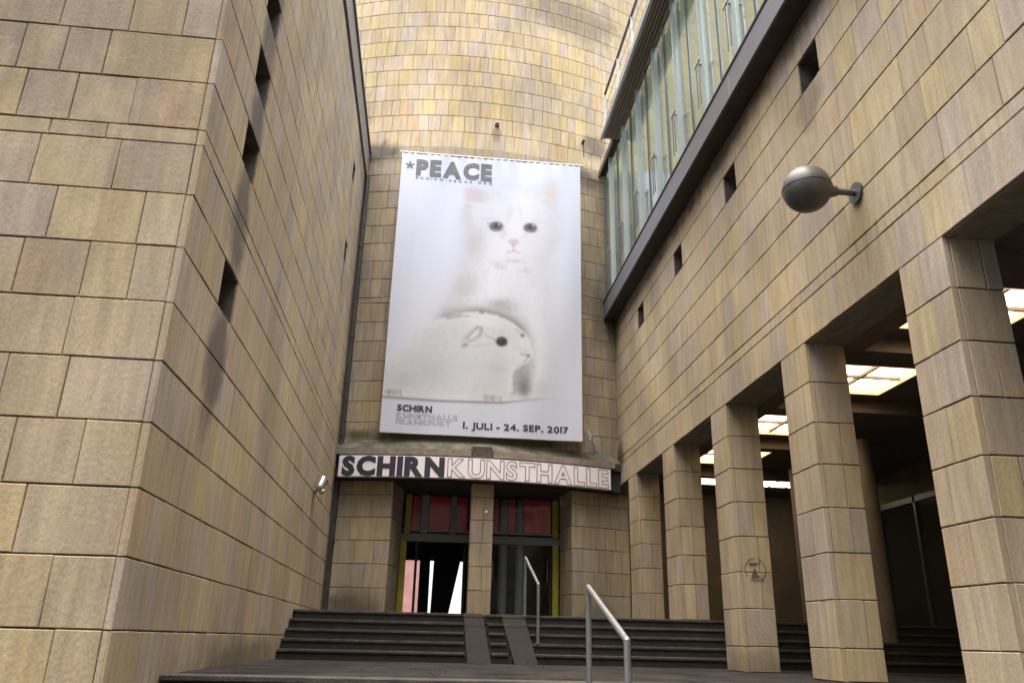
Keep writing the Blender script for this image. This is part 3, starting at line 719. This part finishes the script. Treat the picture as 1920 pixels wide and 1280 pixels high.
# small fixtures on the rotunda
p = arc.at(1.0, 10.79, 0)
f = MB(); f.tube((p[0], p[1]-.04, p[2]), (p[0], p[1]+.05, p[2]), .05, 12); tag(f.build('drain_hole', M_DARKREC), 'small dark round drain spout with a rusty stain above the banner', 'spout')
p = arc.at(3.05, 10.75, 0)
f = MB(); f.tube((p[0], p[1]-.12, p[2]), (p[0], p[1]+.03, p[2]), .035, 10); f.tube((p[0], p[1]-.10, p[2]-.42), (p[0], p[1]-.10, p[2]+.02), .012, 8)
tag(f.build('hook_bracket', M_DARKREC), 'small dark bracket with a thin hanging rod above the right end of the banner', 'bracket')
f = MB(); f.ball((1.04, CPY-.005, 2.235), .032, 8, 1, .5, 1); tag(f.build('pillar_lamp', M_LENS), 'tiny pale round light on the central entrance pillar', 'light')

# ------------------------------------------------------------------ sign over the entrance
sg = thing('entrance_sign', (.9, 14.6, 2.77), 'long curved white sign over the entrance reading SCHIRN KUNSTHALLE', 'sign')
SR = .36; su0, su1, sz0, sz1 = -1.66, 3.38, 2.775, 3.165
ring(su0, su1, .222, SR, sz0, sz1, n=28).build('sign_panel', M_WHITE, sg)
HH = max(v[1] for v in glyph('H', 0.0)[0]) - min(v[1] for v in glyph('H', 0.0)[0])
def lay_text(s, a0, a1, mapper, name, m, parent, bold=.03, outline=0.0, gap=.07, join=False, sp=.28):
    """glyphs fitted between a0 and a1; mapper(a, h) gives the point, h=0 baseline, 1 cap height"""
    W = []; x = 0
    for ch in s:
        if ch == ' ': x += sp; W.append(None); continue
        vs, fs = glyph(ch, bold, outline); mn = min(v[0] for v in vs); mxx = max(v[0] for v in vs)
        W.append((x, mn)); x += (mxx-mn) + gap
    x -= gap; k = (a1-a0)/x; tot = MB()
    for ch, wv in zip(s, W):
        if wv is None: continue
        vs, fs = glyph(ch, bold, outline)
        pv = [mapper(a0 + (wv[0] + v[0]-wv[1])*k, v[1]/HH, v[2]) for v in vs]
        if join: tot.add(pv, fs)
        else: MB().add(pv, fs).build(name, m, parent)
    if join: tot.build(name, m, parent, 'stuff')
sm = lambda a, h, q: arc.at(a, sz0+.035+h*(sz1-sz0-.075), SR+.004+abs(q)*.1)
lay_text('SCHIRN', su0+.06, .235, sm, 'letter', M_INK, sg, bold=.062, gap=.06)
lay_text('KUNSTHALLE', .285, su1-.05, sm, 'outline_letter', M_OUTL, sg, bold=.03, outline=.016, gap=.06)

# ------------------------------------------------------------------ banner with kitten and guinea pig
bn = thing('banner', (.93, 15.1-.28, 3.7), 'huge white hanging banner with a white kitten and a guinea pig and the word PEACE', 'banner')
BX0, BX1, BZ0, BZ1 = -1.05, 2.90, 3.70, 10.0
YB = 14.86
kf = YB/15.1
BX0, BX1, BZ0, BZ1 = [v*kf for v in (BX0, BX1, BZ0, BZ1)]
# PAINT-BEGIN  (flat print of the banner, worked out on a grid)
NX, NZ = 260, 410
U, V = np.meshgrid(np.linspace(0,1,NX), np.linspace(0,1,NZ))
AW, AH = 3.95, 6.3
XX, ZZ = U*AW, V*AH
rs = np.random.RandomState(3)
def smooth_noise(nx, nz):
    g_ = rs.rand(nz+2, nx+2); fx = U*nx; fz = V*nz; i = np.clip(fx.astype(int),0,nx); j = np.clip(fz.astype(int),0,nz); a_ = fx-i; b_ = fz-j
    a_ = a_*a_*(3-2*a_); b_ = b_*b_*(3-2*b_)
    return (g_[j,i]*(1-a_)+g_[j,i+1]*a_)*(1-b_) + (g_[j+1,i]*(1-a_)+g_[j+1,i+1]*a_)*b_
def sst(x): x = np.clip(x,0,1); return x*x*(3-2*x)
def blur(m, r, n=3):
    for _ in range(n):
        for ax in (0, 1):
            p = np.pad(m, [(r+1, r) if k == ax else (0, 0) for k in (0, 1)], mode='edge').cumsum(ax)
            m = (np.take(p, range(2*r+1, p.shape[ax]), ax) - np.take(p, range(0, p.shape[ax]-2*r-1), ax))/(2*r+1)
    return m
def polymask(pts, jitter=0.0):
    du = (smooth_noise(70, 110)-.5)*jitter; dv = (smooth_noise(70, 110)-.5)*jitter
    x, y = U+du, V+dv*.6; ins = np.zeros(U.shape, bool); n = len(pts)
    for i in range(n):
        (x0, y0), (x1, y1) = pts[i], pts[(i+1) % n]
        if y0 == y1: continue
        c_ = ((y0 > y) != (y1 > y)) & (x < (x1-x0)*(y-y0)/(y1-y0) + x0); ins ^= c_
    return ins.astype(float)
def smoothpoly(pts, k=2):
    for _ in range(k):
        q = []
        for i in range(len(pts)):
            a, b = pts[i], pts[(i+1) % len(pts)]
            q += [(a[0]*.75+b[0]*.25, a[1]*.75+b[1]*.25), (a[0]*.25+b[0]*.75, a[1]*.25+b[1]*.75)]
        pts = q
    return pts
def lay_(col, al):
    global img
    col = np.array(col, float); img = img*(1-al[...,None]) + col*al[...,None]
def blob(u, v, rx, ry, col, al=1.0, soft=.5, ang=0.0, wob=0.0, mask=None):
    cx_, cz_ = u*AW, v*AH; c_, s_ = math.cos(ang), math.sin(ang)
    dx, dz = XX-cx_, ZZ-cz_; a_ = (dx*c_+dz*s_)/rx; b_ = (-dx*s_+dz*c_)/ry
    d_ = np.sqrt(a_*a_+b_*b_)
    if wob: d_ = d_ + (smooth_noise(60, 90)-.5)*wob
    al_ = al*sst((1-d_)/soft)
    if mask is not None: al_ = al_*mask
    lay_(col, al_)
def seg(u0, v0, u1, v1, w_, col, al=1.0, mask=None):
    x0,z0,x1,z1 = u0*AW, v0*AH, u1*AW, v1*AH
    t_ = np.clip(((XX-x0)*(x1-x0)+(ZZ-z0)*(z1-z0))/((x1-x0)**2+(z1-z0)**2+1e-9),0,1)
    d_ = np.hypot(XX-x0-t_*(x1-x0), ZZ-z0-t_*(z1-z0)); al_ = al*sst(1.3-d_/w_)
    if mask is not None: al_ = al_*mask
    lay_(col, al_)
top_c = np.array([240,243,252.]); low_c = np.array([233,235,243.])
bgm = np.clip((V-.2+.1*U)/.65, 0, 1)[...,None]
img = top_c*(1-bgm) + low_c*bgm
KT = [(.344,.117),(.356,.174),(.340,.226),(.348,.308),(.385,.362),(.365,.426),(.319,.487),(.282,.546),(.234,.624),(.29,.803),(.643,.87),(.846,.866),(.859,.782),(.844,.673),(.829,.561),(.834,.445),(.812,.367),(.880,.303),(.897,.23),(.87,.157),(.873,.062),(.825,.063),(.747,.118),(.66,.100),(.556,.108),(.493,.138),(.423,.112),(.366,.103)]
GP = [(-.043,.893),(-.053,.815),(.032,.755),(.104,.684),(.194,.638),(.301,.606),(.382,.588),(.465,.582),(.549,.592),(.634,.615),(.696,.646),(.733,.681),(.745,.714),(.737,.736),(.707,.755),(.661,.772),(.64,.79),(.647,.829),(.637,.861),(.59,.88),(.523,.886),(.43,.885),(.218,.889)]
kt = blur(polymask(smoothpoly(KT), .055), 3)
soft_k = blur(polymask(smoothpoly(KT), .09), 7)
inner = blur(kt, 12)
# kitten: soft grey fur outline, white centre
lay_((229,229,229), soft_k*.9)
lay_((238,237,236), kt*sst((inner-.45)/.5)*.9)
lay_((244,244,246), kt*sst((inner-.8)/.2)*.8)
blob(.42,.33,.36,.62,(214,213,211),.65,.95,.1,.2,kt); blob(.37,.24,.22,.42,(218,214,214),.7,.95,0,.25,kt)
blob(.86,.33,.26,.45,(226,226,226),.6,.95,0,.25,kt)
blob(.38,.50,.42,.55,(213,211,206),.7,.95,.6,.25,kt)
blob(.84,.60,.22,1.3,(231,231,233),.8,.9,0,.1,kt)
# ears
blob(.40,.148,.30,.30,(229,214,213),.9,.7,-.3,.2,kt)
for q in ((.36,.133,.46,.140),(.362,.150,.48,.158),(.36,.168,.47,.172)): seg(*q,.06,(222,203,203),.33,kt)
blob(.375,.196,.17,.10,(221,206,207),.6,.9,0,.3,kt)
blob(.838,.112,.24,.34,(236,228,221),.9,.7,.15,.2,kt); blob(.835,.128,.15,.20,(237,227,208),.8,.9,.2,.2,kt); seg(.79,.158,.86,.170,.06,(228,214,213),.3,kt)
blob(.61,.13,.46,.18,(243,244,248),.9,.9,mask=kt)
# face modelling
blob(.605,.215,.10,.30,(221,219,220),.5,.95,.35,.2); blob(.665,.205,.07,.28,(224,222,224),.45,.95,-.15,.2)
blob(.50,.238,.26,.07,(226,224,224),.5,.95,-.1,.2); blob(.76,.238,.22,.06,(228,226,227),.5,.95,.1,.2)
blob(.57,.300,.10,.16,(223,217,217),.5,.95,-.4); blob(.69,.300,.09,.15,(226,222,222),.5,.95,.4)
blob(.59,.345,.21,.13,(247,247,247),.7,.9); blob(.68,.343,.19,.12,(247,247,247),.7,.9)
for (eu, ev, er) in ((.536,.266,.172), (.721,.266,.165)):
    blob(eu, ev, er*1.32, er*1.0, (190,184,188), .85, .6)
    blob(eu, ev, er, er*.80, (122,117,128), 1, .35)
    blob(eu, ev-.002, er*.42, er*.48, (80,75,86), .9, .6)
    blob(eu+.014, ev-.009, .036, .034, (214,214,224), .85, .6); blob(eu-.004, ev+.012, er*.7, .04, (160,155,168), .7, .9)
seg(.487,.257,.515,.256,.03,(170,163,166),.4); seg(.572,.278,.586,.290,.05,(220,208,209),.4)
blob(.632,.321,.15,.095,(226,198,202),.9,.6); blob(.632,.334,.075,.07,(216,184,190),.85,.7)
blob(.610,.328,.022,.019,(176,150,156),.7,.9); blob(.654,.328,.022,.019,(176,150,156),.7,.9)
seg(.632,.340,.632,.355,.018,(204,180,184),.8); seg(.632,.356,.600,.364,.020,(196,184,186),.7); seg(.632,.356,.664,.363,.020,(196,184,186),.7)
blob(.635,.395,.36,.07,(214,213,213),.7,.95,0,.2)
blob(.555,.412,.26,.13,(206,204,203),.6,.95,.4,.3); blob(.70,.425,.2,.1,(214,213,213),.5,.95,-.2,.3)
for i in range(90):      # fur strokes on chest and cheeks
    u_, v_ = rs.uniform(.33,.84), rs.uniform(.36,.60); g_ = rs.choice([250,250,208,214]); L_ = rs.uniform(.015,.035)
    seg(u_, v_, u_+rs.uniform(-.02,.02)+(u_-.6)*.1, v_+L_, .03, (g_,g_,g_-2), .13, kt)
# shadow thrown on the kitten above and in front of the guinea pig
gpp = smoothpoly(GP); gp = blur(polymask(gpp, .008), 1, 2)
halo = blur(gp, 11)*(1-gp)*kt
lay_((186,179,174), np.clip(halo*2.2, 0, .85)*sst((V-.50)/.09)*sst((.80-U)/.12))
halo2 = blur(gp, 4)*(1-gp)*kt*sst((U-.36)/.12)
lay_((150,141,137), np.clip(halo2*1.6, 0, .55)*sst((.74-U)/.08)*sst((.68-V)/.05))
blob(.58,.555,.50,.24,(172,165,160),.55,.95,.12,.3,kt*(1-gp)); blob(.70,.83,.22,.42,(126,119,120),.85,.95,.05,.15,kt*(1-gp))
blob(.715,.79,.26,.50,(176,171,170),.6,.95,.1,.2,kt*(1-gp)); blob(.80,.835,.26,.24,(229,223,219),.8,.8,0,0,kt*(1-gp))
# guinea pig
g_in = blur(gp, 14)
lay_((238,236,232), gp)
lay_((227,227,222), gp*sst((g_in-.55)/.4)*.9)
def gb_(*a, **k): blob(*a, mask=gp, **k)
gb_(.24,.79,.85,.50,(215,217,211),.75,.95,0,.2); gb_(.40,.76,.40,.45,(217,219,213),.6,.95,0,.25); gb_(.10,.83,.45,.30,(216,213,206),.7,.95)
gb_(.55,.83,.42,.26,(231,226,218),.7,.9,0,.15); gb_(.62,.71,.42,.30,(238,237,235),.85,.8,.45); gb_(.50,.62,.62,.13,(241,239,235),.85,.9,.12); gb_(.30,.64,.45,.11,(236,233,227),.8,.9,-.35)
gb_(.56,.775,.35,.14,(214,213,208),.6,.95,.2,.2); gb_(.69,.765,.20,.08,(212,208,206),.6,.9,.3)
for i in range(150):
    u_, v_ = rs.uniform(.02,.62), rs.uniform(.62,.87); g_ = rs.choice([240,238,198,206]); L_ = rs.uniform(.02,.05)
    seg(u_, v_, u_-L_*.9, v_+L_*.35, .03, (g_,g_,g_-5), .11, gp)
seg(.30,.612,.36,.600,.05,(176,168,160),.55); seg(.36,.600,.41,.600,.03,(186,178,170),.5); blob(.475,.584,.10,.07,(150,143,139),.7,.8)
# folded ear with a dark rim
gb_(.430,.668,.34,.15,(214,204,201),.9,.6,-.62); gb_(.437,.664,.20,.07,(238,234,231),.9,.7,-.70)
seg(.478,.640,.455,.637,.03,(178,162,160),.7); seg(.455,.637,.405,.678,.03,(188,174,172),.7); seg(.478,.642,.470,.668,.035,(186,170,168),.7); seg(.470,.668,.420,.690,.03,(196,182,180),.6)
gb_(.395,.702,.12,.07,(160,157,158),.75,.8,-.5); seg(.43,.706,.53,.694,.03,(214,203,200),.6)
seg(.50,.664,.555,.682,.03,(196,182,180),.6)
gb_(.583,.684,.19,.165,(188,177,178),.75,.8); gb_(.583,.684,.135,.120,(84,68,75),1,.35); gb_(.576,.675,.032,.025,(160,150,156),.9,.8); gb_(.60,.694,.06,.03,(128,114,120),.7,.8)
blob(.690,.659,.06,.06,(118,110,113),.9,.7); seg(.655,.640,.70,.662,.03,(190,180,176),.5)
gb_(.715,.712,.12,.09,(226,219,218),.8,.9); gb_(.722,.728,.065,.055,(138,126,130),.85,.8); seg(.685,.722,.715,.727,.022,(176,165,166),.7); seg(.718,.738,.700,.750,.024,(180,170,171),.6)
seg(.66,.70,.69,.71,.016,(204,198,196),.5)
# floor: contact line and paws
fl = .889 - .020*np.clip((U-.60)/.25,0,1) + .003*np.sin(U*6)
lay_((230,232,240), sst((V-fl-.001)/.004))
lay_((138,126,118), .8*np.exp(-(((V-fl)*AH)/.022)**2)*np.where(U < .6, 1, np.clip((.88-U)/.28, 0, 1)*.8))
for q in ((.535,.872,.24,.09,(214,194,187)), (.045,.872,.22,.09,(196,184,175))): blob(*q, .8, .7)
for q in ((.505,.868,.515,.886),(.545,.871,.55,.889),(.585,.868,.588,.887),(.085,.862,.092,.886),(.03,.868,.03,.886)): seg(*q,.022,(176,156,150),.5)
wh = (V > .902); img = np.where(wh[...,None], np.array([231,233,242.]), img)
img += (((smooth_noise(120, 70)-.5)*5)*np.clip(kt+gp,0,1)*(~wh))[...,None]
img += ((np.sin(XX*31)+np.sin(XX*12.3+1))*.5)[...,None]
mn_ = img.mean(-1, keepdims=True); img = np.where(V[...,None] > .5, mn_ + (img-mn_)*.6, img)
sm_ = np.stack([blur(img[...,k], 1, 1) for k in range(3)], -1); img = np.where(V[...,None] < .9, img*.35+sm_*.65, img)
img = np.clip(img, 0, 255)/255.0
# PAINT-END
lin = np.where(img <= .04045, img/12.92, ((img+.055)/1.055)**2.4) * np.array([.62,.645,.69])
x_ = BX0 + U*(BX1-BX0); z_ = BZ1 - V*(BZ1-BZ0) - .03*U*0
edge = np.exp(-V*60); nlace = 27
z_ = z_ - edge*.035*np.abs(np.sin(U*math.pi*nlace)) - .05*edge*0
y_ = YB + .030*np.sin(x_*2.1+.5)*np.sin(V*math.pi) + .009*np.sin(x_*9)*np.exp(-V*3) + .010*np.sin(x_*17)*np.exp(-V*26) + .008*np.sin(x_*5+V*9)
co = np.stack([x_, y_, z_], -1).reshape(-1,3)*S - np.array(wloc(bn))
me = bpy.data.meshes.new('banner_cloth')
ii = (np.arange(NZ-1)[:,None]*NX + np.arange(NX-1)[None,:]).ravel()
fc = np.stack([ii, ii+NX, ii+NX+1, ii+1], -1)
me.from_pydata(co.tolist(), [], fc.tolist())
ca = me.color_attributes.new('print', 'FLOAT_COLOR', 'POINT')
ca.data.foreach_set('color', np.concatenate([lin.reshape(-1,3), np.ones((NX*NZ,1))], 1).ravel().astype(np.float32))
me.polygons.foreach_set('use_smooth', [True]*len(me.polygons))
mb_ = bpy.data.materials.new('printed_mesh_banner'); mb_.use_nodes = True; t = mb_.node_tree
at_ = t.nodes.new('ShaderNodeAttribute'); at_.attribute_name = 'print'
t.links.new(at_.outputs['Color'], t.nodes['Principled BSDF'].inputs['Base Color']); t.nodes['Principled BSDF'].inputs['Roughness'].default_value = .75
t.nodes['Principled BSDF'].inputs['Specular IOR Level'].default_value = .2
link('cloth', me, mb_, bn)
def bm_(v_top, v_bot):
    def f(a, h, q):
        v = v_bot + (v_top-v_bot)*h; x = BX0+a*(BX1-BX0); z = BZ1-v*(BZ1-BZ0)
        y = YB + .030*math.sin(x*2.1+.5)*math.sin(v*math.pi) + .009*math.sin(x*9)*math.exp(-v*3) + .010*math.sin(x*17)*math.exp(-v*26) + .008*math.sin(x*5+v*9)
        return (x, y-.006, z)
    return f
lay_text('PEACE', .082, .502, bm_(.030, .087), 'letter', M_INK2, bn, bold=.06, gap=.08)
st = MB(); cu, cv = .047, .052
mp_ = bm_(0, 1)
for i in range(5):
    a0 = math.pi/2 + 2*math.pi*i/5; pts = []
    for (r_, da) in ((.10, -.13), (.10, .13), (.028, .9), (.028, -.9)):
        aa = a0+da; pts.append((cu + r_*math.cos(aa)/AW, 1-(cv - r_*math.sin(aa)/AH)))
    st.add([mp_(p_[0], p_[1], 0) for p_ in pts], [(0,1,2,3)])
st.add([mp_(cu + .03*math.cos(2*math.pi*i/10)/AW, 1-(cv-.03*math.sin(2*math.pi*i/10)/AH), 0) for i in range(10)], [tuple(range(10))])
st.build('asterisk', M_INK2, bn)
lay_text('SCHIRN-PEACE.ORG', .084, .505, bm_(.0965, .1045), 'small_print', M_INK2, bn, bold=.02, gap=.5, join=True)
lay_text('SCHIRN', .077, .248, bm_(.912, .930), 'letter', M_INK, bn, bold=.045, gap=.05)
lay_text('KUNSTHALLE', .074, .375, bm_(.938, .952), 'small_print', M_INK3, bn, bold=.02, outline=.018, gap=.08, join=True)
lay_text('FRANKFURT', .074, .345, bm_(.957, .971), 'small_print', M_INK3, bn, bold=.02, outline=.018, gap=.08, join=True)
lay_text('1. JULI - 24. SEP. 2017', .403, .93, bm_(.957, .976), 'letter', M_INK, bn, bold=.035, gap=.07)
hb = MB().tube((BX0-.06, YB+.05, BZ1+.03), (BX1+.06, YB+.05, BZ1+.03), .018, 8); hb.build('hanging_rod', M_ALU, bn)
for i in range(14):
    xx = BX0 + (BX1-BX0)*(i+.5)/14*1.0
    MB().tube((xx, YB-.004, BZ1-.05), (xx+.03, YB+.045, BZ1+.035), .006, 6).build('lacing', M_INK2, bn)
hb = MB().tube((BX0+.02, YB+.03, BZ0+.004), (BX1-.02, YB+.03, BZ0+.004), .016, 8); hb.build('bottom_rod', M_ALU, bn)

# ------------------------------------------------------------------ handrails
def handrail(x0, y0, zt0, zb0, x1, y1, zt1, zb1, label, r=.021):
    t = thing('handrail', (x0, y0, zb0), label, 'handrail', 'tubular handrails on the steps')
    rl = MB().tube((x0,y0,zt0), (x1,y1,zt1), r); rl.ball((x0,y0,zt0), r*1.02, 8); rl.ball((x1,y1,zt1), r*1.02, 8); rl.build('rail', M_STEEL, t)
    for (x, y, za, zb_) in ((x0,y0,zt0,zb0), (x1,y1,zt1,zb1)):
        p_ = MB().tube((x,y,zb_), (x,y,za-.004), r*.98); o = p_.build('post', M_STEEL, t)
        MB().tube((x,y,zb_), (x,y,zb_+.012), r*2.0).build('base_plate', M_STEEL, o)
handrail(1.468, 12.24, 1.18, FZ, 1.512, 11.10, .728, LZ+RIS*2, 'short grey tubular handrail on the upper steps, right beside the wheel ramps')
handrail(1.195, 6.05, .388, LZ-rl, 1.195, 4.90, .021, GZ+rl*2.0, 'nearer grey tubular handrail at the bottom of the picture, going down out of view')

# ------------------------------------------------------------------ spotlights and globe lamp
def spot(base, head, aim, r, label, name='spotlight'):
    t = thing(name, base, label, 'spotlight', 'spotlights at the rotunda')
    MB().tube(base, head, .014, 8).build('arm', M_STEEL, t)
    a = Vector(head); d = Vector(aim).normalized()
    h_ = MB(); h_.tube(a-d*r*1.2, a+d*r*.5, r*.8, 16, r, True); h_.ball(tuple(a-d*r*1.1), r*.8, 8); h_.build('housing', M_CHROME, t)
    MB().tube(a+d*r*.5, a+d*r*.62, r*1.08, 16).build('rim', M_CHROME, t)
    MB().tube(a+d*r*.62, a+d*r*.66, r*.85, 16).build('lens', M_LENS, t)
    bp = MB(); b_ = Vector(base); bp.ball(tuple(b_), .04, 8); bp.build('mount', M_STEEL, t)
    MB().ball(tuple(a + Vector((.02,-.02,-r*1.7))), r*.55, 8).build('ballast', M_CHROME, t)
spot((XL+.0, 12.7, 2.12), (-1.69, 12.55, 2.24), (.2, .5, .9), .085, 'small chrome spotlight on the left wall just left of the entrance sign')
spot((3.14, 15.02, 3.50), (2.98, 14.85, 3.80), (-.3, .15, 1), .075, 'small metal spotlight standing on the ledge at the lower right corner of the banner')
gl = thing('wall_lamp', (XR, 5.93, 3.9), 'round grey wall lamp on the right wall near the picture edge', 'lamp')
MB().ball((3.22, 5.95, 3.88), .215, 20).build('globe', M_GLOBE, gl)
MB().tube((3.22, 5.95, 3.876), (3.22, 5.95, 3.884), .219, 40).build('seam_ring', M_ALUD, gl)
MB().tube((3.41, 5.95, 3.88), (3.50, 5.95, 3.88), .07, 20, .045).build('collar', M_ALUD, gl)
MB().tube((3.4, 5.95, 3.88), (XR, 5.95, 3.88), .03).build('arm', M_ALUD, gl)
MB().tube((XR-.03, 5.95, 3.88), (XR+.002, 5.95, 3.88), .10, 20).build('wall_plate', M_ALUD, gl)
